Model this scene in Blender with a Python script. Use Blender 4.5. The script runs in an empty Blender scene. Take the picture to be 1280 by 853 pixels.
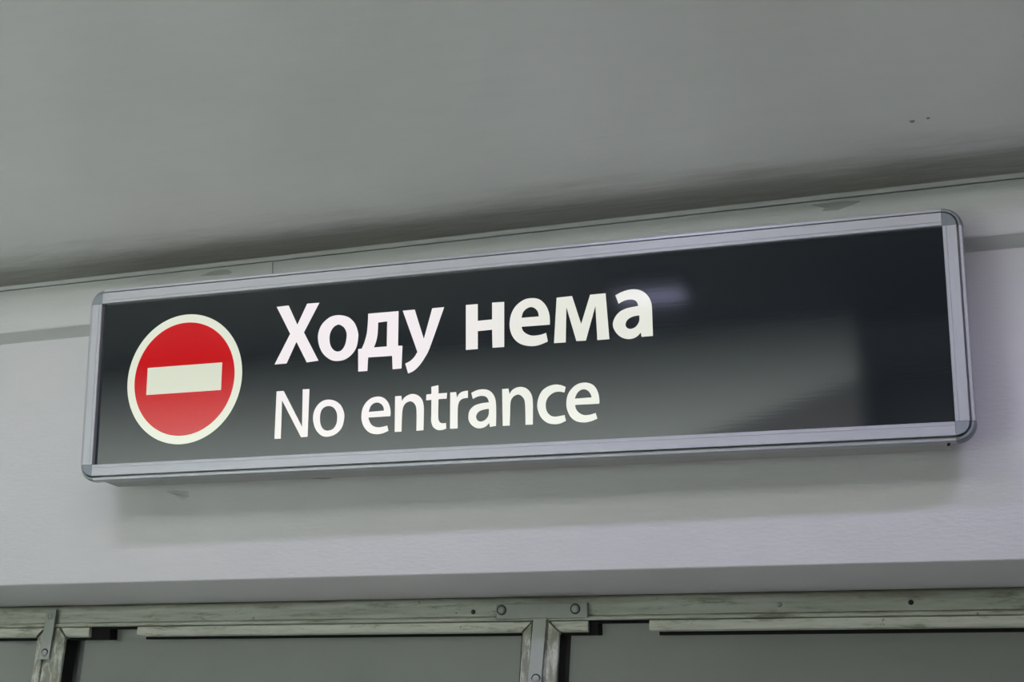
import bpy, bmesh, math, random
from mathutils import Matrix, Vector, Euler

# ------------------------------------------------------------------ camera, world, exposure, big lights
S = bpy.context.scene
col = S.collection
# world axes: x along the sign, y into the wall, z up; origin = lower left corner of the sign's face, 1 unit = 1 m
cam_data = bpy.data.cameras.new('camera')
cam_data.sensor_width = 36.0
cam_data.lens = 1777.8 / 1280 * 36.0
cam_data.clip_start = 0.02
cam = bpy.data.objects.new('camera', cam_data); col.objects.link(cam)
YAW, PITCH, ROLL = 0.3404, 0.2148, 0.0003
cam.matrix_world = (Matrix.Translation((1.5539, -2.1088, -0.3013)) @ Matrix.Rotation(YAW, 4, 'Z')
                    @ Matrix.Rotation(math.pi/2 + PITCH, 4, 'X') @ Matrix.Rotation(ROLL, 4, 'Z'))
S.camera = cam

world = bpy.data.worlds.new('world'); S.world = world
world.use_nodes = True
world.node_tree.nodes['Background'].inputs[0].default_value = (0.9, 1.0, 0.92, 1)
world.node_tree.nodes['Background'].inputs[1].default_value = 0.03

S.view_settings.view_transform = 'Standard'
S.view_settings.look = 'None'
S.view_settings.exposure = 0.0
S.view_settings.gamma = 1.0
S.view_settings.use_curve_mapping = False

# the building is not quite parallel to the sign: its own frame (x along wall, y into wall, z up)
RHO, PSI = -0.0055, -0.0128
MB = (Matrix.Translation((.75, .095, 0)) @ Matrix.Rotation(PSI, 4, 'Z') @ Matrix.Rotation(RHO, 4, 'Y'))

def area(name, loc, sx, sy, power, color, spread, rot=(0, 0, 0)):
    l = bpy.data.lights.new(name, 'AREA'); l.shape = 'RECTANGLE'; l.size = sx; l.size_y = sy
    l.energy = power; l.color = color; l.spread = math.radians(spread)
    o = bpy.data.objects.new(name, l); col.objects.link(o)
    o.matrix_world = MB @ Matrix.Translation(loc) @ Euler(rot).to_matrix().to_4x4()
    return o

# the tubes of the ceiling luminaires, two of them added as fill (their housings are built further down)
NEAR_X, NEAR_Y, NEAR_Z = (1.2, 0.2, -0.8), -0.92, 0.915
FAR_Y, FAR_Z = -1.58, 0.915
for x_, p_, c_ in zip(NEAR_X, (9.0, 7.0, 5.8), ((.66, .59, 1.0), (.67, .60, 1.0), (.80, .76, 1.0))):
    area('light_near_tube', (x_, NEAR_Y, NEAR_Z), .30, 0.10, p_, c_, 122)
area('light_opposite_wall_fill', (-1.3, NEAR_Y-.16, NEAR_Z-.045), 5.2, 0.08, 90.0, (1.0, 1.0, 0.92), 62, (-1.08, 0, 0))  # added fill that brightens the opposite wall mirrored in the sign
area('light_far_tube', (-0.2, FAR_Y, FAR_Z), 4.2, 0.55, 15.0, (0.99, 1.0, 0.88), 170)
area('light_hall_fill', (-0.5, 2.2, 0.52), 6.5, 0.12, 31.0, (1.0, 1.0, 0.97), 170)  # added fill that keeps the hall behind the glass evenly bright

# outlines of the lettering in 0.1 mm in the sign's plane: x, z, 1 = smooth / 0 = corner
GLYPHS = [
 [[(3727,2803,0),(3958,2810,0),(4139,2455,0),(4315,2813,0),(4548,2810,0),(4270,2310,0),(4563,1797,0),(4342,1782,0),(4132,2156,0),(3957,1789,0),(3726,1788,0),(4006,2305,0)]],
 [[(4963,2557,1),(5105,2511,1),(5222,2401,1),(5287,2250,1),(5295,2137,1),(5268,1985,1),(5192,1870,1),(5073,1789,1),(4934,1767,1),(4801,1792,1),(4666,1890,1),(4583,2018,1),(4542,2175,1),(4552,2305,1),(4614,2432,1),(4735,2529,1),(4849,2561,1)],[(4942,2394,1),(5031,2335,1),(5078,2234,1),(5077,2136,1),(5049,2025,1),(4990,1948,1),(4911,1931,1),(4831,1973,1),(4776,2061,1),(4758,2176,1),(4774,2273,1),(4828,2358,1),(4889,2391,1)]],
 [[(5472,2544,0),(6029,2544,0),(6031,1952,0),(6111,1946,0),(6101,1561,0),(5940,1559,0),(5927,1787,0),(5487,1790,0),(5480,1559,0),(5311,1560,0),(5301,1946,0),(5367,1949,0),(5411,2048,1),(5451,2190,1),(5465,2318,1),(5471,2447,1)],[(5659,2376,0),(5826,2384,0),(5826,1954,0),(5590,1954,0),(5627,2048,1),(5650,2159,1),(5658,2271,1)]],
 [[(6105,2545,0),(6323,2546,0),(6495,2033,0),(6639,2544,0),(6852,2546,0),(6609,1890,1),(6516,1715,1),(6418,1587,1),(6318,1504,1),(6221,1469,0),(6168,1640,0),(6256,1677,1),(6331,1743,1),(6372,1812,1),(6368,1859,1)]],
 [[(7237,2551,0),(7446,2550,0),(7448,2267,0),(7698,2271,0),(7697,2554,0),(7907,2548,0),(7908,1797,0),(7706,1799,0),(7699,2099,0),(7449,2094,0),(7451,1795,0),(7243,1794,0)]],
 [[(8684,2108,0),(8687,2182,1),(8672,2307,1),(8617,2435,1),(8522,2533,1),(8402,2570,1),(8258,2559,1),(8113,2469,1),(8032,2342,1),(8001,2188,1),(8016,2047,1),(8080,1918,1),(8193,1824,1),(8352,1779,1),(8495,1784,1),(8650,1833,0),(8623,1978,0),(8528,1954,1),(8400,1948,1),(8305,1979,1),(8233,2038,1),(8204,2110,0)],[(8204,2258,0),(8233,2349,1),(8298,2407,1),(8378,2424,1),(8450,2384,1),(8489,2321,1),(8500,2258,0)]],
 [[(8803,2544,0),(9062,2551,0),(9210,2080,0),(9364,2547,0),(9620,2549,0),(9671,1798,0),(9474,1797,0),(9450,2360,0),(9285,1802,0),(9127,1807,0),(8966,2376,0),(8950,1797,0),(8754,1799,0)]],
 [[(10376,1798,0),(10195,1796,0),(10182,1866,0),(10135,1820,1),(10067,1784,1),(9968,1777,1),(9862,1817,1),(9779,1899,1),(9732,2009,1),(9752,2114,1),(9830,2214,1),(9954,2273,1),(10149,2298,0),(10131,2358,1),(10086,2399,1),(10017,2413,1),(9925,2402,1),(9830,2359,0),(9781,2501,0),(9882,2546,1),(10005,2574,1),(10127,2568,1),(10233,2524,1),(10314,2441,1),(10358,2339,1),(10370,2232,1),(10373,2020,1)],[(10164,2145,0),(10058,2133,1),(9973,2089,1),(9937,2016,1),(9963,1958,1),(10024,1938,1),(10093,1959,1),(10139,2008,1),(10163,2067,1)]],
 [[(3784,1315,0),(3920,1315,0),(4292,677,0),(4282,1321,0),(4409,1317,0),(4402,504,0),(4278,502,0),(3894,1155,0),(3897,496,0),(3776,498,0)]],
 [[(4776,1115,1),(4895,1087,1),(4999,1012,1),(5060,901,1),(5075,800,1),(5048,660,1),(4981,564,1),(4881,505,1),(4764,486,1),(4662,511,1),(4564,599,1),(4510,716,1),(4493,832,1),(4516,946,1),(4581,1043,1),(4674,1102,1)],[(4780,1006,1),(4867,976,1),(4924,902,1),(4944,808,1),(4930,694,1),(4870,612,1),(4769,589,1),(4689,621,1),(4636,710,1),(4623,825,1),(4640,924,1),(4694,986,1)]],
 [[(5914,772,0),(5918,839,1),(5904,925,1),(5860,1019,1),(5782,1088,1),(5689,1114,1),(5574,1097,1),(5476,1034,1),(5409,932,1),(5389,812,1),(5404,698,1),(5456,596,1),(5550,514,1),(5665,484,1),(5779,492,1),(5885,529,0),(5864,617,0),(5777,601,1),(5686,598,1),(5601,628,1),(5546,690,1),(5516,770,0)],[(5521,864,0),(5547,945,1),(5600,999,1),(5676,1014,1),(5746,983,1),(5785,932,1),(5799,871,0)]],
 [[(5995,1099,0),(6106,1101,0),(6120,1014,0),(6163,1069,1),(6238,1110,1),(6321,1119,1),(6412,1086,1),(6481,1011,1),(6509,905,1),(6513,779,1),(6511,507,0),(6386,504,0),(6383,828,1),(6354,942,1),(6285,997,1),(6210,985,1),(6158,939,1),(6133,863,1),(6124,730,1),(6120,503,0),(5999,505,0)]],
 [[(6640,1220,0),(6766,1240,0),(6768,1100,0),(6920,1102,0),(6913,1007,0),(6769,1006,0),(6768,723,1),(6787,638,1),(6836,605,1),(6906,607,0),(6911,514,0),(6838,494,1),(6756,501,1),(6681,554,1),(6646,646,1),(6646,771,1),(6645,1002,0),(6551,1000,0),(6554,1096,0),(6644,1100,0)]],
 [[(6975,1105,0),(7078,1105,0),(7094,1014,0),(7130,1072,1),(7189,1106,1),(7284,1118,0),(7285,998,0),(7197,990,1),(7139,949,1),(7113,867,1),(7108,742,1),(7110,505,0),(6977,507,0)]],
 [[(7770,512,0),(7667,503,0),(7655,568,0),(7609,523,1),(7536,492,1),(7449,493,1),(7369,535,1),(7310,607,1),(7295,691,1),(7316,786,1),(7389,858,1),(7505,893,1),(7648,903,0),(7628,962,1),(7585,1003,1),(7519,1017,1),(7446,1007,1),(7370,974,0),(7343,1076,0),(7431,1112,1),(7533,1124,1),(7635,1104,1),(7708,1047,1),(7752,968,1),(7769,871,1),(7773,706,1)],[(7648,798,0),(7549,787,1),(7470,757,1),(7429,690,1),(7448,625,1),(7507,597,1),(7572,614,1),(7623,659,1),(7645,713,1)]],
 [[(7874,1106,0),(7982,1109,0),(8000,1016,0),(8040,1075,1),(8105,1112,1),(8183,1124,1),(8269,1102,1),(8340,1043,1),(8383,952,1),(8394,849,1),(8395,699,1),(8393,502,0),(8271,505,0),(8263,843,1),(8233,940,1),(8162,999,1),(8083,983,1),(8033,931,1),(8014,857,1),(8010,720,1),(8004,506,0),(7885,508,0)]],
 [[(8944,1075,0),(8923,988,0),(8839,1006,1),(8754,998,1),(8670,948,1),(8620,870,1),(8610,782,1),(8633,693,1),(8696,628,1),(8780,610,1),(8923,627,0),(8943,534,0),(8849,496,1),(8751,490,1),(8639,516,1),(8541,596,1),(8485,708,1),(8468,817,1),(8493,938,1),(8557,1044,1),(8656,1103,1),(8769,1125,1),(8868,1109,1)]],
 [[(9492,775,0),(9495,839,1),(9477,948,1),(9430,1045,1),(9362,1100,1),(9272,1125,1),(9161,1116,1),(9063,1061,1),(8985,964,1),(8954,844,1),(8962,722,1),(9017,597,1),(9113,518,1),(9238,492,1),(9348,503,1),(9458,540,0),(9432,632,0),(9335,609,1),(9246,608,1),(9170,643,1),(9115,706,1),(9095,779,0)],[(9093,879,0),(9125,953,1),(9181,1006,1),(9250,1019,1),(9312,991,1),(9353,935,1),(9369,883,0)]]
]

# ------------------------------------------------------------------ node helpers
def mat(name):
    m = bpy.data.materials.new(name); m.use_nodes = True
    nt = m.node_tree
    return m, nt, nt.nodes['Principled BSDF']

def noise(nt, scale, detail=4, rough=.55, vec=None, dist=0.0):
    n = nt.nodes.new('ShaderNodeTexNoise'); n.inputs['Scale'].default_value = scale
    n.inputs['Detail'].default_value = detail; n.inputs['Roughness'].default_value = rough
    n.inputs['Distortion'].default_value = dist
    if vec: nt.links.new(vec, n.inputs['Vector'])
    return n.outputs['Fac']

def coords(nt, scale=(1, 1, 1)):
    t = nt.nodes.new('ShaderNodeTexCoord'); mp = nt.nodes.new('ShaderNodeMapping')
    mp.inputs['Scale'].default_value = scale
    nt.links.new(t.outputs['Object'], mp.inputs['Vector'])
    return mp.outputs['Vector']

def ramp(nt, fac, stops):
    r = nt.nodes.new('ShaderNodeValToRGB')
    while len(r.color_ramp.elements) < len(stops): r.color_ramp.elements.new(.5)
    for e, (p_, c_) in zip(r.color_ramp.elements, stops):
        e.position = p_; e.color = (*c_, 1)
    nt.links.new(fac, r.inputs['Fac'])
    return r.outputs['Color']

def mixc(nt, fac, a, b, mode='MIX'):
    n = nt.nodes.new('ShaderNodeMix'); n.data_type = 'RGBA'; n.blend_type = mode
    for k, v in ((0, fac), (6, a), (7, b)):
        if hasattr(v, 'is_linked') or isinstance(v, bpy.types.NodeSocket): nt.links.new(v, n.inputs[k])
        elif k == 0: n.inputs[0].default_value = v
        else: n.inputs[k].default_value = (*v, 1)
    return n.outputs[2]

def bump(nt, b, height, strength, dist):
    n = nt.nodes.new('ShaderNodeBump'); n.inputs['Strength'].default_value = strength
    n.inputs['Distance'].default_value = dist
    nt.links.new(height, n.inputs['Height']); nt.links.new(n.outputs['Normal'], b.inputs['Normal'])

def plaster(name, c1, c2, streak=(3, 3, 14), rough=.6, bs=.35, spec=.3):
    m, nt, b = mat(name)
    v = coords(nt); vs = coords(nt, streak)
    big = noise(nt, 2.2, 3, .5, v)
    c = ramp(nt, big, [(.3, c1), (.7, c2)])
    st = noise(nt, 9, 5, .6, vs)
    c = mixc(nt, .10, c, ramp(nt, st, [(.3, (.75, .76, .74)), (.7, (1, 1, 1))]), 'MULTIPLY')
    nt.links.new(c, b.inputs['Base Color'])
    b.inputs['Roughness'].default_value = rough
    b.inputs['Specular IOR Level'].default_value = spec
    fine = noise(nt, 30, 6, .6, vs)
    bump(nt, b, fine, bs, .004)
    return m

def simple(name, c, rough=.5, metal=0., spec=.5, grain=None):
    m, nt, b = mat(name)
    b.inputs['Base Color'].default_value = (*c, 1)
    b.inputs['Roughness'].default_value = rough; b.inputs['Metallic'].default_value = metal
    b.inputs['Specular IOR Level'].default_value = spec
    if grain:
        v = coords(nt, grain)
        f = noise(nt, 12, 4, .6, v)
        k = ramp(nt, f, [(.25, tuple(x*.93 for x in c)), (.75, tuple(min(1, x*1.03) for x in c))])
        nt.links.new(k, b.inputs['Base Color'])
    return m

WALL = plaster('wall_paint', (.60, .60, .59), (.65, .65, .64), (2, 2, 7), .6, .15)
CEIL = plaster('ceiling_paint', (.60, .61, .59), (.67, .68, .66), (1.2, 7, 7), .65, .2)
def olive_shade_strip(m):
    # old olive paint along the wall side, coloured darker to deepen the shade; uneven edge
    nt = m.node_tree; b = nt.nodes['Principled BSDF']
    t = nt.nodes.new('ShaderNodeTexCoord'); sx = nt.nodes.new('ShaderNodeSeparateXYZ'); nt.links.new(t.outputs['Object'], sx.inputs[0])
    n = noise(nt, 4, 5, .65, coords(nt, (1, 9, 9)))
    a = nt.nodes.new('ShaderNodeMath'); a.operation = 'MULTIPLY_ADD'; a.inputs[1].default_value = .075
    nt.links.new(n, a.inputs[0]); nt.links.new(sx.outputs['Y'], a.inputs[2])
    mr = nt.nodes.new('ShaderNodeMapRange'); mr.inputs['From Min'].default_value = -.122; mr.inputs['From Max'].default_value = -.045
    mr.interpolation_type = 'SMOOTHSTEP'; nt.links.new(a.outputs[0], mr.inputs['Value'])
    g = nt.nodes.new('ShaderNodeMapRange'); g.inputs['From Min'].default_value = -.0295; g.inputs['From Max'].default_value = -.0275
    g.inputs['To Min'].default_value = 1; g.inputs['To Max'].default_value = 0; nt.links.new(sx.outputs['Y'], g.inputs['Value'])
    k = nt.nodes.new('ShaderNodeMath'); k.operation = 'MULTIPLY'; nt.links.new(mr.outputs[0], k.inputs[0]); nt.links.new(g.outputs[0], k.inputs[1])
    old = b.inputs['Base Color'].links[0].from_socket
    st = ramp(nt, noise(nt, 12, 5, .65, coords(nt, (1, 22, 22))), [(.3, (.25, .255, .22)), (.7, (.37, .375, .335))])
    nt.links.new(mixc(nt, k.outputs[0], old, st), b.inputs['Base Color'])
olive_shade_strip(CEIL)
TRIM = plaster('fascia_paint', (.58, .595, .575), (.65, .66, .645), (1, 4, 8), .55, .25)
CHIP = plaster('exposed_plaster', (.40, .41, .38), (.46, .47, .44), (6, 6, 6), .8, .5)
FLOORM = plaster('floor_terrazzo', (.28, .28, .26), (.33, .33, .31), (8, 8, 8), .4, .1)
BRIGHT = plaster('far_wall_paint', (.72, .80, .80), (.77, .85, .85), (2, 2, 4))
DARKC = simple('darkened_ceiling', (.05, .053, .055), .6)  # unseen far ceiling, coloured dark to keep its reflection in the sign dim
DARKW = simple('dark_cladding', (.09, .09, .10), .5)
HALL = plaster('hall_paint', (.50, .51, .49), (.55, .56, .54), (2, 2, 5))
ALU = simple('brushed_aluminium_satin', (.44, .455, .47), .42, .4, .5, (1, 40, 40))
ALUV = simple('brushed_aluminium_upright', (.44, .455, .47), .42, .4, .5, (40, 40, 1))
CAP = simple('grey_plastic', (.22, .25, .26), .45, 0, .4, (8, 8, 8))
HOUS = simple('grey_painted_sheet', (.42, .43, .40), .5, 0, .4, (2, 20, 20))
SCREW = simple('dark_screw', (.02, .02, .02), .5, .6)
SPOT = simple('brown_spot_stain', (.26, .23, .19), .8)
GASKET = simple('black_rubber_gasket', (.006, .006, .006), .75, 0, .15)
STEEL = simple('painted_steel_strap', (.26, .285, .25), .5, .1, .5, (5, 5, 5))
WHITEB = simple('luminaire_white', (.75, .75, .75), .5)

def grimy(name, along, lo=.34):
    # old pale green paint with dirt in streaks along the bar, rubbed edges, black specks
    m, nt, b = mat(name)
    sc = (1.5, 14, 40) if along == 'x' else (40, 14, 1.5)
    v = coords(nt, sc); vo = coords(nt)
    base = ramp(nt, noise(nt, 3, 5, .6, v), [(.3, (.38, .40, .33)), (.6, (.47, .49, .42)), (.8, (.56, .58, .52))])
    dirt = ramp(nt, noise(nt, 6, 8, .72, coords(nt, (2.2, 8, 16) if along == 'x' else (14, 8, 4)), .4),
                [(lo, (.30, .31, .25)), (lo+.12, (.86, .87, .82)), (lo+.24, (1, 1, 1))])
    c = mixc(nt, .85, base, dirt, 'MULTIPLY')
    spk = ramp(nt, noise(nt, 90, 3, .6, vo), [(.26, (.12, .12, .10)), (.32, (1, 1, 1))])
    c = mixc(nt, .9, c, spk, 'MULTIPLY')
    if along == 'x':
        # dirt caught along the upper edge
        t = nt.nodes.new('ShaderNodeTexCoord'); sx = nt.nodes.new('ShaderNodeSeparateXYZ'); nt.links.new(t.outputs['Object'], sx.inputs[0])
        a = nt.nodes.new('ShaderNodeMath'); a.operation = 'MULTIPLY_ADD'; a.inputs[1].default_value = .030
        nt.links.new(noise(nt, 3, 5, .65, coords(nt, (1.6, 8, 10))), a.inputs[0]); nt.links.new(sx.outputs['Z'], a.inputs[2])
        mr = nt.nodes.new('ShaderNodeMapRange'); mr.inputs['From Min'].default_value = -.209; mr.inputs['From Max'].default_value = -.194
        nt.links.new(a.outputs[0], mr.inputs['Value'])
        c = mixc(nt, mr.outputs[0], c, (.13, .13, .09))
    nt.links.new(c, b.inputs['Base Color'])
    b.inputs['Roughness'].default_value = .45
    bump(nt, b, noise(nt, 25, 6, .65, v), .35, .003)
    return m
GRIME = grimy('grimy_painted_metal', 'x')
GRIMEV = grimy('grimy_painted_metal_upright', 'z', .45)

def glossy_film(name, base, emit, hot=None):
    """print film of the light box under a smooth cover; emit = light let through from the tubes inside"""
    m, nt, b = mat(name)
    b.inputs['Base Color'].default_value = (*base, 1)
    b.inputs['Roughness'].default_value = .07
    b.inputs['IOR'].default_value = FILM_IOR
    if emit:
        b.inputs['Emission Strength'].default_value = 1.0
        if hot:
            # tube inside sits behind the first word: brighter and pinker there
            v = coords(nt)
            mp = nt.nodes.new('ShaderNodeMapping'); mp.inputs['Location'].default_value = (-.52*2.1, 0, -.215*3.2)
            mp.inputs['Scale'].default_value = (2.1, 0, 3.2)
            t = nt.nodes.new('ShaderNodeTexCoord'); nt.links.new(t.outputs['Object'], mp.inputs['Vector'])
            ln = nt.nodes.new('ShaderNodeVectorMath'); ln.operation = 'LENGTH'
            nt.links.new(mp.outputs['Vector'], ln.inputs[0])
            nt.links.new(ramp(nt, ln.outputs['Value'], [(.25, hot), (.75, emit)]), b.inputs['Emission Color'])
        else:
            b.inputs['Emission Color'].default_value = (*emit, 1)
    v = coords(nt, (3, 3, 40))
    bump(nt, b, noise(nt, 6, 4, .6, v), .02, .0006)
    return m
FILM_IOR = 2.05
PANEL = glossy_film('black_film', (.008, .0095, .011), (.004, .006, .0075))
LETTER = glossy_film('white_film', (.06, .06, .06), (.74, .75, .67), (.86, .80, .82))
SYMW = glossy_film('cream_film', (.06, .06, .06), (.70, .735, .60))
SYMB = glossy_film('cream_film_bar', (.06, .06, .06), (.64, .67, .54))
RED = glossy_film('red_film', (.05, .002, .002), (.50, .0, .004))

# ------------------------------------------------------------------ mesh helpers
def obj(name, bm, m, parent=None, smooth=False, bevel=0):
    me = bpy.data.meshes.new(name)
    bmesh.ops.recalc_face_normals(bm, faces=bm.faces)
    if smooth:
        for f in bm.faces: f.smooth = True
        for e in bm.edges:
            if len(e.link_faces) == 2 and e.calc_face_angle(0) > math.radians(32): e.smooth = False
    bm.to_mesh(me); bm.free()
    me.materials.append(m)
    o = bpy.data.objects.new(name, me); col.objects.link(o)
    if parent: o.parent = parent
    if bevel:
        b = o.modifiers.new('bevel', 'BEVEL'); b.width = bevel; b.segments = 2; b.limit_method = 'ANGLE'
    return o

def structure(name, bm, m, smooth=False):
    o = obj(name, bm, m, None, smooth); o.matrix_world = MB; o['kind'] = 'structure'; return o

def thing(name, label, cat, group=None, mw=None):
    o = bpy.data.objects.new(name, None); col.objects.link(o); o.empty_display_size = .1
    if mw is not None: o.matrix_world = mw
    o['label'] = label; o['category'] = cat
    if group: o['group'] = group
    return o

def prism(bm, ring_fn, prof, a, b):
    """sweep a closed 2-D profile between a and b; ring_fn(p, t) -> 3-D point"""
    A = [bm.verts.new(ring_fn(p, a)) for p in prof]; B = [bm.verts.new(ring_fn(p, b)) for p in prof]
    n = len(prof)
    for i in range(n): bm.faces.new((A[i], A[(i+1) % n], B[(i+1) % n], B[i]))
    bm.faces.new(A); bm.faces.new(B[::-1])

def box(bm, x0, x1, y0, y1, z0, z1, fn=None):
    fn = fn or (lambda x, y, z: (x, y, z))
    prism(bm, lambda p, t: fn(t, p[0], p[1]), [(y0, z0), (y1, z0), (y1, z1), (y0, z1)], x0, x1)

def boxbm(*a, **k):
    bm = bmesh.new(); box(bm, *a, **k); return bm

def contour(pts3, n=6):
    """corner / smooth tagged points -> dense outline (Catmull-Rom between the smooth ones)"""
    out = []; N = len(pts3); pts = [q[:2] for q in pts3]; sm = [q[2] for q in pts3]
    for i in range(N):
        p1, p2 = Vector(pts[i]), Vector(pts[(i+1) % N])
        out.append(p1)
        if not sm[i] and not sm[(i+1) % N]: continue
        p0 = Vector(pts[i-1]) if sm[i] else p1
        p3 = Vector(pts[(i+2) % N]) if sm[(i+1) % N] else p2
        for k in range(1, n):
            t = k/n
            out.append(.5*((2*p1)+(p2-p0)*t+(2*p0-5*p1+4*p2-p3)*t*t+(3*p1-p0-3*p2+p3)*t**3))
    return out

def flat_shape(contours, y0, y1):
    """solid plate in the sign's plane from closed outlines (first outer, rest holes)"""
    bm = bmesh.new(); edges = []
    for c in contours:
        vs = [bm.verts.new((x, y0, z)) for x, z in c]
        edges += [bm.edges.new((vs[i], vs[(i+1) % len(vs)])) for i in range(len(vs))]
    r = bmesh.ops.triangle_fill(bm, use_beauty=True, use_dissolve=False, edges=edges)
    faces = [g for g in r['geom'] if isinstance(g, bmesh.types.BMFace)]
    ext = bmesh.ops.extrude_face_region(bm, geom=faces)
    for g in ext['geom']:
        if isinstance(g, bmesh.types.BMVert): g.co.y = y1
    return bm

def dome(bm, c, r, h, fn=None, seg=16, toward=(0, -1, 0)):
    """low rivet / bolt head facing -y"""
    fn = fn or (lambda x, y, z: (x, y, z))
    rings = []
    for rr, hh in ((1, 0), (.97, .45), (.75, .85), (.4, 1.0)):
        rings.append([bm.verts.new(fn(c[0]+r*rr*math.cos(2*math.pi*k/seg), c[1]-h*hh, c[2]+r*rr*math.sin(2*math.pi*k/seg))) for k in range(seg)])
    for a, b in zip(rings, rings[1:]):
        for k in range(seg): bm.faces.new((a[k], a[(k+1) % seg], b[(k+1) % seg], b[k]))
    bm.faces.new(rings[-1]); bm.faces.new(rings[0][::-1])

# ------------------------------------------------------------------ setting (building frame)
FZ = -1.95                       # floor
ZB, ZF, SOF = -0.1772, -0.2115, 0.10
ZC, ZLF, ZLB, FE = 0.3858, 0.3029, 0.2863, -0.025
X0, X1 = -6.2, 3.4

def along_x(prof, xa=X0, xb=X1, step=None):
    bm = bmesh.new()
    prism(bm, lambda p, t: (t, p[0], p[1]), prof, xa, xb)
    return bm

# wall over the windows, its lower edge slightly rounded, soffit falling a little to the window head
structure('wall_north', along_x([(0, .42), (0, -.1745), (.0012, -.1765), (.004, -.1782), (SOF+.004, ZF), (.24, ZF), (.24, .42)]), WALL, True)
# wall below the windows
structure('wall_north_sill', along_x([(.02, FZ), (.02, -1.22), (.24, -1.22), (.24, FZ)]), WALL)
# projecting fascia with a bevelled lower edge, in two boards that meet in an open joint
def fascia(xa, xb):
    return along_x([(FE, ZC), (FE, ZLF+.003), (FE+.001, ZLF), (.0005, ZLB), (.004, ZLB), (.004, ZC)], xa, xb)
fo = structure('trim_1', fascia(X0, -.4245), TRIM)
structure('trim_2', fascia(-.4232, X1), TRIM)

# plaster ceiling: short level strip over the fascia, then curving up and away from the wall to a flat ceiling
CP = [(.24, .3885), (-.0235, .3885), (-.0245, .391), (-.029, .3950), (-.06, .3965), (-.10, .4000), (-.12, .4065), (-.14, .4185), (-.16, .430), (-.18, .444),
      (-.20, .459), (-.25, .4975), (-.30, .537), (-.50, .697), (-.80, .938), (-.815, .95), (-.83, .955), (-1.25, .955), (-1.25, 1.1), (.24, 1.1)]
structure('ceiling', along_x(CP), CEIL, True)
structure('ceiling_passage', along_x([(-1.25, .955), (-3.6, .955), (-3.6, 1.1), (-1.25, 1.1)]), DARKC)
structure('floor', along_x([(-3.6, FZ), (5.0, FZ), (5.0, FZ-.1), (-3.6, FZ-.1)]), FLOORM)
# opposite side of the passage: bright wall that ends at an opening on the right, low dark sloping cladding
YS = -3.4
structure('wall_south', boxbm(X0, .32, YS-.2, YS, FZ, .955), BRIGHT)
structure('wall_south_opening', boxbm(.32, X1, YS-1.4, YS-1.2, FZ, .955), DARKW)
def clad():
    bm = bmesh.new()
    prism(bm, lambda p, t: (p[0], t, p[1]), [(-.9, FZ), (.318, FZ), (.318, .70), (-.15, .555), (-.9, .33)], YS+.002, YS+.03)
    return bm
structure('trim_3', clad(), DARKW)
structure('wall_west', boxbm(X0-.2, X0, -4.9, 5.0, FZ, 1.1), WALL)
structure('wall_east', boxbm(X1, X1+.2, -4.9, 5.0, FZ, 1.1), WALL)
structure('ceiling_opening', boxbm(.32, X1, YS-1.4, -3.6, .955, 1.1), CEIL)
structure('wall_return', boxbm(.12, .32, YS-1.4, YS-.2, FZ, .955), DARKW)
# hall seen through the glass
structure('ceiling_hall', boxbm(X0, X1, .24, 5.0, .6, .75), HALL)
structure('wall_hall', boxbm(X0, X1, 4.8, 5.0, FZ, .6), HALL)
# floor of the opening
structure('floor_opening', boxbm(.12, X1, YS-1.4, -3.6, FZ-.1, FZ), FLOORM)

# paint flaws on the plaster: real little ridges and flaked patches
def chip(name, pts, fn, t, m, parent):
    bm = bmesh.new()
    A = [bm.verts.new(fn(x, z, 0)) for x, z in pts]; B = [bm.verts.new(fn(x*.97+pts[0][0]*.03, z*.97+pts[0][1]*.03, t)) for x, z in pts]
    bm.faces.new(A[::-1]); bm.faces.new(B)
    for i in range(len(pts)): bm.faces.new((A[i], A[(i+1) % len(pts)], B[(i+1) % len(pts)], B[i]))
    return obj(name, bm, m, parent)
tr = bpy.data.objects['trim_1']; tr2 = bpy.data.objects['trim_2']
on_fascia = lambda x, z, t: (x, FE-t, z)
chip('flaked_patch', [(-.575, .3735), (-.555, .379), (-.535, .3815), (-.518, .3805), (-.507, .3745), (-.512, .371), (-.535, .3712)], on_fascia, .0008, CHIP, tr)
chip('flaked_patch', [(.535, .381), (.585, .382), (.612, .379), (.600, .374), (.588, .3715), (.575, .368), (.553, .369), (.557, .374)], on_fascia, .0008, CHIP, tr2)

def ridge(name, pts, w, h, m, parent, plane):
    # low paint ridge: small triangular-section welt through the points
    bm = bmesh.new(); rows = []
    for i, q in enumerate(pts):
        e = math.sin(math.pi*(i+.3)/(len(pts)-.4)); a = w*max(.15, e); t = h*max(.1, e)
        x, y, z = q
        if plane == 'wall': rows.append([(x, y, z-a), (x, y-t, z), (x, y, z+a)])
        else: rows.append([(x, y-a, z), (x, y, z-t), (x, y+a, z)])
    V = [[bm.verts.new(v) for v in r] for r in rows]
    for A, B in zip(V, V[1:]):
        for k in range(3): bm.faces.new((A[k], A[(k+1) % 3], B[(k+1) % 3], B[k]))
    bm.faces.new(V[0]); bm.faces.new(V[-1][::-1])
    return obj(name, bm, m, parent, True)
ce = bpy.data.objects['ceiling']; wn = bpy.data.objects['wall_north']
ridge('paint_ridge', [(.595, -.0735, .3976), (.62, -.071, .3975), (.655, -.069, .3973), (.69, -.066, .3971), (.72, -.061, .3967), (.737, -.0565, .3965)], .0022, .0016, CEIL, ce, 'ceiling')
ridge('paint_ridge', [(.60, -.060, .3966), (.64, -.056, .3964), (.69, -.052, .3962)], .0016, .0012, CEIL, ce, 'ceiling')
ridge('paint_ridge', [(-.672, -.108, .4021), (-.657, -.110, .4030), (-.645, -.107, .4019)], .003, .002, CEIL, ce, 'ceiling')
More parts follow.
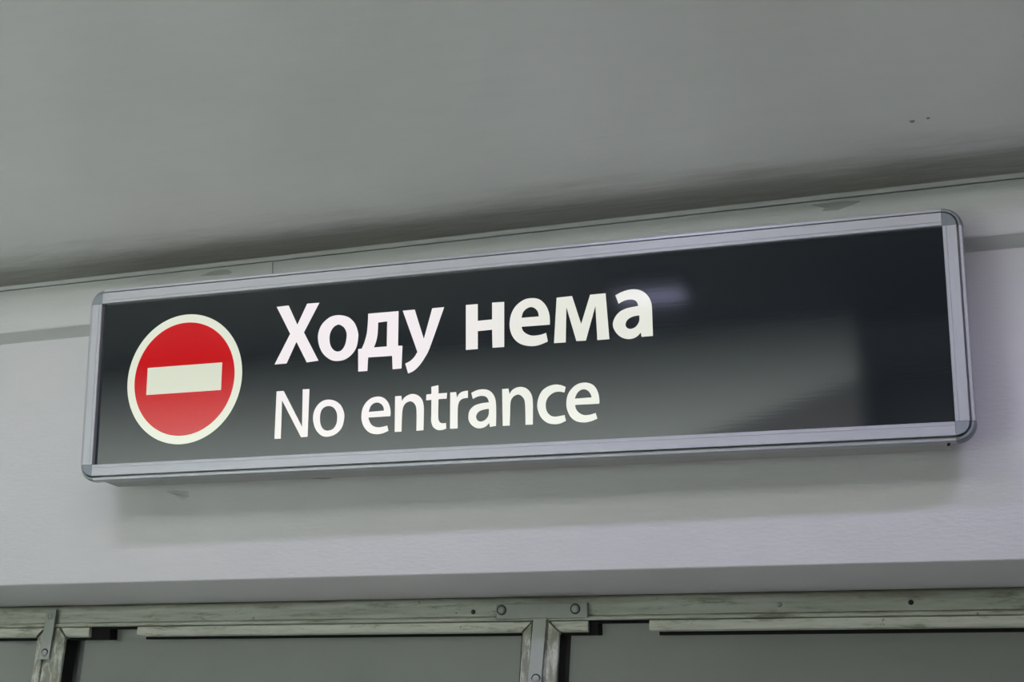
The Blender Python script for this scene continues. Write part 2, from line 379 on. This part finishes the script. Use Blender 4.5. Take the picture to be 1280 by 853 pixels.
ridge('paint_blister', [(-.635, 0, -.0185), (-.618, 0, -.0245), (-.604, 0, -.0285), (-.594, 0, -.0270)], .0045, .0045, WALL, wn, 'wall')
ridge('paint_blister', [(-.640, 0, -.0165), (-.62, 0, -.0185), (-.595, 0, -.0195)], .003, .003, WALL, wn, 'wall')
ridge('paint_blister', [(-.345, 0, -.0075), (-.33, 0, -.0091), (-.31, 0, -.0085)], .003, .003, WALL, wn, 'wall')
on_slope = lambda x, z, t: (x, -.1767-(z-.4417)*1.41-t*.6, z-t*.8)
for cx_, cz_, w_ in ((.706, .4417, .0038), (.7284, .4430, .0026)):
    chip('brown_spot', [(cx_+w_*math.cos(a)*(1+.3*math.sin(3*a)), cz_+.35*w_*math.sin(a)) for a in [k*math.pi/5 for k in range(10)]], on_slope, .0006, SPOT, ce)

# ------------------------------------------------------------------ window band (building frame), bars lean a little
win = bpy.data.objects.new('window_1', None); col.objects.link(win); win.matrix_world = MB; win['kind'] = 'structure'
KX, KY = .047, .072
def lean(x, y, z): return (x+KX*(z-ZF), y+KY*(z-ZF), z)
FY = SOF                        # front plane of the head rail
WB_ = -1.21
def wx(prof, xa, xb): 
    bm = bmesh.new(); prism(bm, lambda p, t: (t, p[0], p[1]), prof, xa, xb); return bm
# head rail: flat strip and a half-round bead
head = obj('head_rail', wx([(FY+.06, ZF-.0004), (FY+.004, ZF-.0004), (FY, ZF-.004), (FY, -.2435), (FY+.003, -.2445), (FY+.003, -.2452), (FY-.002, -.2462),
          (FY-.0035, -.249), (FY-.002, -.2515), (FY+.003, -.2522), (FY+.06, -.2522)], X0, X1), GRIME, win, True)
obj('gap_shadow_strip', wx([(FY+.0035, ZF-.0002), (FY+.0035, ZF+.0016), (FY+.02, ZF+.0016), (FY+.02, ZF-.0002)], X0, X1), GASKET, win)  # black strip standing in for the shadow in the gap above the rail
for x_, z_ in ((-.085, -.2355), (.437, -.2315), (.638, -.2315), (-.512, -.2405)):
    bm = bmesh.new(); dome(bm, (x_, FY+.0006, z_), .0042 if x_ != -.512 else .0025, .0016); obj('rivet', bm, SCREW if x_ in (-.085, .638) else STEEL, head, True)
# glazing beads under the head, in pieces: two stretches are broken away
def bead(xa, xb, mit_a=0, mit_b=0):
    bm = bmesh.new()
    prof = [(FY+.004, -.2526), (FY-.001, -.2534), (FY-.003, -.262), (FY-.002, -.2688), (FY+.002, -.2715), (FY+.022, -.2715), (FY+.022, -.2526)]
    A = []; B = []
    for y, z in prof:
        k = (-.2522-z)/.02
        A.append(bm.verts.new((xa+mit_a*k, y, z))); B.append(bm.verts.new((xb-mit_b*k, y, z)))
    n = len(prof)
    for i in range(n): bm.faces.new((A[i], A[(i+1) % n], B[(i+1) % n], B[i]))
    bm.faces.new(A); bm.faces.new(B[::-1])
    return bm
MX = [(-.9468, .0), (.0380, .0), (1.045, .0), (-1.955, 0), (2.05, 0)]
SW = .0125                      # half width of the centre bar at its top
for n_, (xa, xb, ma, mb) in enumerate(((-2.9, -1.955-.018, 0, .022), (-1.937, -.9655, .022, .022), (-.9285, -.8635, .018, 0), (-.7565, .0215, 0, .021), (.0535, .1195, .020, 0),
                        (.2243, 1.027, 0, .022), (1.063, 2.03, .022, .022), (2.07, X1, .022, 0))):
    obj('glazing_bead', bead(xa, xb, ma, mb), GRIME, win, True)
# rubber behind the beads, torn open where the bead is missing
def gasket(xa, xb, zb): return boxbm(xa, xb, FY+.006, FY+.03, zb, -.2524)
for xa, xb, zb in ((-2.9, -1.98, -.2768), (-1.93, -.972, -.2768), (-.912, -.8225, -.2765), (-.8225, -.752, -.2572), (-.742, .0065, -.2762), (.0700, .1352, -.2765),
                   (.1352, .2243, -.2575), (.2385, 1.02, -.2775), (1.07, 2.02, -.2775), (2.08, X1, -.2775)):
    obj('gasket', gasket(xa, xb, zb), GASKET, win)
obj('gasket', boxbm(-.752, -.742, FY+.006, FY+.03, -.2715, -.2524), GASKET, win)
obj('gasket', boxbm(.2243, .2385, FY+.006, FY+.03, -.2675, -.2524), GASKET, win)

def upright(xc, wl, wr, strap_full):
    """one mullion: centre web, two glazing beads with mitred tops, a rubber-lined reveal on each side"""
    zt = -.2526
    def bar(x0t, x1t, y0, y1, zt0, zt1, m, name):
        bm = bmesh.new()
        vs = []
        for (x, z) in ((x0t, zt0), (x1t, zt1), (x1t, WB_), (x0t, WB_)):
            vs.append([bm.verts.new(lean(x, y, z)) for y in (y0, y1)])
        n = 4
        for i in range(n): bm.faces.new((vs[i][0], vs[(i+1) % n][0], vs[(i+1) % n][1], vs[i][1]))
        bm.faces.new([v[0] for v in vs]); bm.faces.new([v[1] for v in vs][::-1])
        return obj(name, bm, m, win, False, .0018)
    bar(xc-.0135, xc+.0135, FY+.0015, FY+.045, zt, zt, GRIMEV, 'mullion')
    bar(xc-wl, xc-.0145, FY-.0025, FY+.024, zt-.0195, zt-.0015, GRIMEV, 'mullion_bead')
    bar(xc+.0145, xc+wr, FY-.0025, FY+.024, zt-.0015, zt-.0195, GRIMEV, 'mullion_bead')
    for xa, xb, yb in ((xc-wl-.003, xc-wl+.004, .028), (xc+wr-.004, xc+wr+.0012, .060)):
        bm = bmesh.new()
        prism(bm, lambda p, t: lean(p[0], p[1], t), [(xa, FY+.004), (xb, FY+.004), (xb, FY+yb), (xa, FY+yb)], zt-.022, WB_)
        obj('mullion_gasket', bm, GASKET, win)

for xc, wl, wr in ((-.9468+.003, .030, .033), (.0395, .0305, .0345), (1.045, .031, .034), (-1.955, .031, .034), (2.05, .031, .034)):
    upright(xc, wl, wr, False)

# flat steel strap over the left mullion and head rail, bolted
def strap(xt, xb, w, zt, zb, y, t, name, parent, m):
    bm = bmesh.new()
    vs = []
    for x, z in ((xt-w, zt), (xt+w, zt), (xb+w, zb), (xb-w, zb)):
        vs.append([bm.verts.new((x, y+KY*min(0, z+.25), z)), bm.verts.new((x, y+t+KY*min(0, z+.25), z))])
    for i in range(4): bm.faces.new((vs[i][0], vs[(i+1) % 4][0], vs[(i+1) % 4][1], vs[i][1]))
    bm.faces.new([v[0] for v in vs]); bm.faces.new([v[1] for v in vs][::-1])
    return obj(name, bm, m, parent, False, .0007)
s1 = strap(-.9468, -.9549, .0113, -.2188, -.3118, FY-.0085, .003, 'strap', win, STEEL)
bm = bmesh.new(); dome(bm, (-.9485, FY-.0084, -.2325), .0056, .0024); obj('bolt', bm, STEEL, s1, True)
bm = bmesh.new(); dome(bm, (-.9535, FY-.0122, -.3000), .0062, .0030); obj('bolt', bm, STEEL, s1, True)
# T-shaped plate over the middle mullion: level plate with two bolts and a strap running down
pl = obj('mending_plate', boxbm(-.0405, .1205, FY-.0065, FY-.0005, -.2478, -.2236), STEEL, win, False, .0007)
for x_ in (-.0308, .0997):
    bm = bmesh.new(); dome(bm, (x_, FY-.0065, -.2333), .0068, .0038); obj('bolt', bm, STEEL, pl, True)
s2 = strap(.0379, -.005, .0117, -.2480, -.80, FY-.0080, .003, 'strap', win, STEEL)
bm = bmesh.new(); dome(bm, (.0325, FY-.0150, -.3465), .0066, .0030); obj('bolt', bm, STEEL, s2, True)
for (x_, y_, z_), r_, par in (((-.9535, FY-.0119, -.3000), .0088, s1), ((-.0308, FY-.0064, -.2333), .0090, pl), ((.0997, FY-.0064, -.2333), .0090, pl), ((.0325, FY-.0147, -.3465), .0086, s2)):
    bm = bmesh.new(); dome(bm, (x_, y_, z_), r_, .0008); obj('dark_ring', bm, SCREW, par, True)  # thin black disc that shows as a ring around the bolt head
# sill
obj('sill_rail', wx([(FY-.08, -1.22), (FY-.08, -1.19), (FY+.06, -1.19), (FY+.06, -1.22)], X0, X1), GRIME, win)
# panes
gm, nt, b = mat('window_glass')
for n_ in list(nt.nodes):
    if n_.type == 'BSDF_PRINCIPLED': nt.nodes.remove(n_)
tr_ = nt.nodes.new('ShaderNodeBsdfTransparent'); tr_.inputs[0].default_value = (.90, .93, .90, 1)
gl = nt.nodes.new('ShaderNodeBsdfGlossy'); gl.inputs['Roughness'].default_value = .4
fr = nt.nodes.new('ShaderNodeFresnel'); fr.inputs[0].default_value = 1.5
mx = nt.nodes.new('ShaderNodeMixShader')
nt.links.new(fr.outputs[0], mx.inputs[0]); nt.links.new(tr_.outputs[0], mx.inputs[1]); nt.links.new(gl.outputs[0], mx.inputs[2])
nt.links.new(mx.outputs[0], nt.nodes['Material Output'].inputs[0])
for xa, xb in ((X0+.02, -1.97), (-1.94, -.955), (-.935, .028), (.05, 1.035), (1.055, 2.04), (2.06, X1-.02)):
    bm = bmesh.new()
    prism(bm, lambda p, t: lean(p[0], p[1], t), [(xa, FY+.030), (xb, FY+.030), (xb, FY+.034), (xa, FY+.034)], -.2522, -1.2)
    obj('pane', bm, gm, win)

# ------------------------------------------------------------------ luminaires (outside the view; they light and are mirrored in the sign)
em, nt, b = mat('lamp_diffuser')
b.inputs['Base Color'].default_value = (.8, .8, .8, 1); b.inputs['Emission Color'].default_value = (.93, .90, 1.0, 1); b.inputs['Emission Strength'].default_value = 1.6
def luminaire(label, cx, cy, z, sx, sy, group='ceiling lamps of the passage'):
    t = thing('ceiling_lamp', label, 'lamp', group, MB @ Matrix.Translation((cx, cy, z)))
    bm = bmesh.new(); box(bm, -sx/2-.02, sx/2+.02, -sy/2-.02, sy/2+.02, .022, .04); 
    for a in (-1, 1):
        box(bm, -sx/2-.02, sx/2+.02, a*(sy/2+.012)-.006, a*(sy/2+.012)+.006, .0, .022)
    obj('housing', bm, WHITEB, t)
    obj('diffuser', boxbm(-sx/2, sx/2, -sy/2, sy/2, .012, .022), em, t)
for x_, w_ in zip(NEAR_X, ('right end', 'middle', 'left end')):
    luminaire('short white ceiling lamp in front of the %s of the sign' % w_, x_, NEAR_Y, NEAR_Z, .30, .10)
luminaire('long unseen lamp added to brighten the opposite wall', -1.3, NEAR_Y-.18, NEAR_Z, 5.2, .06)
luminaire('white linear ceiling lamp in the middle of the passage', -.2, FAR_Y, FAR_Z, 4.2, .55)
em2 = em.copy(); em2.name = 'lamp_diffuser_blue'
em2.node_tree.nodes['Principled BSDF'].inputs['Emission Color'].default_value = (.62, .60, 1.0, 1)
em2.node_tree.nodes['Principled BSDF'].inputs['Emission Strength'].default_value = 2.2
em_keep = em; em = em2
luminaire('small bluish ceiling lamp near the opposite bright wall', -.32, -2.68, .905, .22, .14)
em = em_keep
luminaire('unseen linear lamp added to brighten the hall behind the glass', -.5, 2.2, .56, 6.5, .12)

# ------------------------------------------------------------------ the sign
W, H, FT = 1.5, .3327, .0203
sign = thing('lightbox_sign', 'black illuminated no entry sign with white lettering in aluminium frame on the wall', 'sign')
# rail section: u outward from the face edge, y depth
RP = [(-.0203, .012), (-.0203, .0010), (-.0193, 0), (-.0150, 0), (-.0146, .0005), (-.0142, 0), (-.0007, 0), (0, .0005), (.0002, .0125), (.0022, .0125),
      (.0023, .0046), (.0029, .0040), (.0066, .0045), (.0078, .0072), (.0085, .0125), (.0088, .017), (.0088, .024), (.0075, .0275), (-.012, .0275), (-.012, .012)]
def rail(fn, a, b, m, lbl=None):
    bm = bmesh.new(); prism(bm, fn, RP, a, b); o = obj('frame_rail', bm, m, sign, True); return o
g = .0004
rail(lambda p, t: (t, p[1], H+p[0]), FT+g, W-FT-g, ALU)
rail(lambda p, t: (t, p[1], -p[0]), FT+g, W-FT-g, ALU)
rail(lambda p, t: (-p[0], p[1], t), FT+g, H-FT-g, ALUV)
rail(lambda p, t: (W+p[0], p[1], t), FT+g, H-FT-g, ALUV)
# rounded corner caps
CPF = [(0, .012), (0, .0004), (.0006, 0), (.0192, 0), (.0198, .0006), (.0203, .0120), (.0222, .0120), (.0225, .0044), (.0256, .0048), (.0276, .0074), (.0288, .0115),
       (.0294, .017), (.0294, .025), (.028, .0285), (.005, .0285)]
def corner(cx, cz, a0):
    bm = bmesh.new(); N = 12; rows = []
    for k in range(N+1):
        a = a0+math.pi/2*k/N
        rows.append([bm.verts.new((cx+u*math.cos(a), y, cz+u*math.sin(a))) for u, y in CPF])
    n = len(CPF)
    for A, B in zip(rows, rows[1:]):
        for i in range(n):
            bm.faces.new((A[i], A[(i+1) % n], B[(i+1) % n], B[i]))
    bm.faces.new(rows[0]); bm.faces.new(rows[-1][::-1])
    bmesh.ops.remove_doubles(bm, verts=bm.verts, dist=1e-6)
    o = obj('corner_cap', bm, CAP, sign, True); return o
for cx, cz, a0 in ((FT, FT, math.pi), (W-FT, FT, 1.5*math.pi), (W-FT, H-FT, 0), (FT, H-FT, .5*math.pi)): corner(cx, cz, a0)
# sheet housing behind the frame
bm = bmesh.new()
HB = [(.030, -.0085), (W-.030, -.0085), (W-.030, H+.0085), (.030, H+.0085)]
HK = [(.030, -.0125), (W-.030, -.0125), (W-.030, H+.0085), (.030, H+.0085)]
A = [bm.verts.new((x, .0275, z)) for x, z in HB]; B = [bm.verts.new((x, .068, z)) for x, z in HK]
for i in range(4): bm.faces.new((A[i], A[(i+1) % 4], B[(i+1) % 4], B[i]))
bm.faces.new(A); bm.faces.new(B[::-1])
obj('housing', bm, HOUS, sign, False, .0008)
for x_, y_ in ((1.4686, .0150), (1.4676, .0215)):
    bm = bmesh.new(); box(bm, x_-.0020, x_+.0020, y_-.0018, y_+.0018, -.0120, -.0080); obj('screw', bm, SCREW, sign)
# translucent face panel and the film on it
face = obj('face_panel', boxbm(.012, W-.012, .008, .0115, .012, H-.012), PANEL, sign)
cx, cz = .1943, .1652
def ringpts(r, n=96): return [(cx+r*math.cos(2*math.pi*k/n), cz+r*math.sin(2*math.pi*k/n)) for k in range(n)]
roundel = obj('symbol_ring', flat_shape([ringpts(.1157), ringpts(.1010)], .0078, .0080), SYMW, face)
y0, y1 = .0078, .0080
bar = [(.1190, .1405), (.2698, .1405), (.2698, .1893), (.1190, .1893)]
obj('symbol_disc', flat_shape([ringpts(.1010), bar], y0, y1), RED, face)
obj('symbol_bar', flat_shape([bar], y0, y1), SYMB, face)
for cs in GLYPHS:
    obj('letter', flat_shape([[(v.x*1e-4, v.y*1e-4) for v in contour(pts)] for pts in cs], y0, y1), LETTER, face)
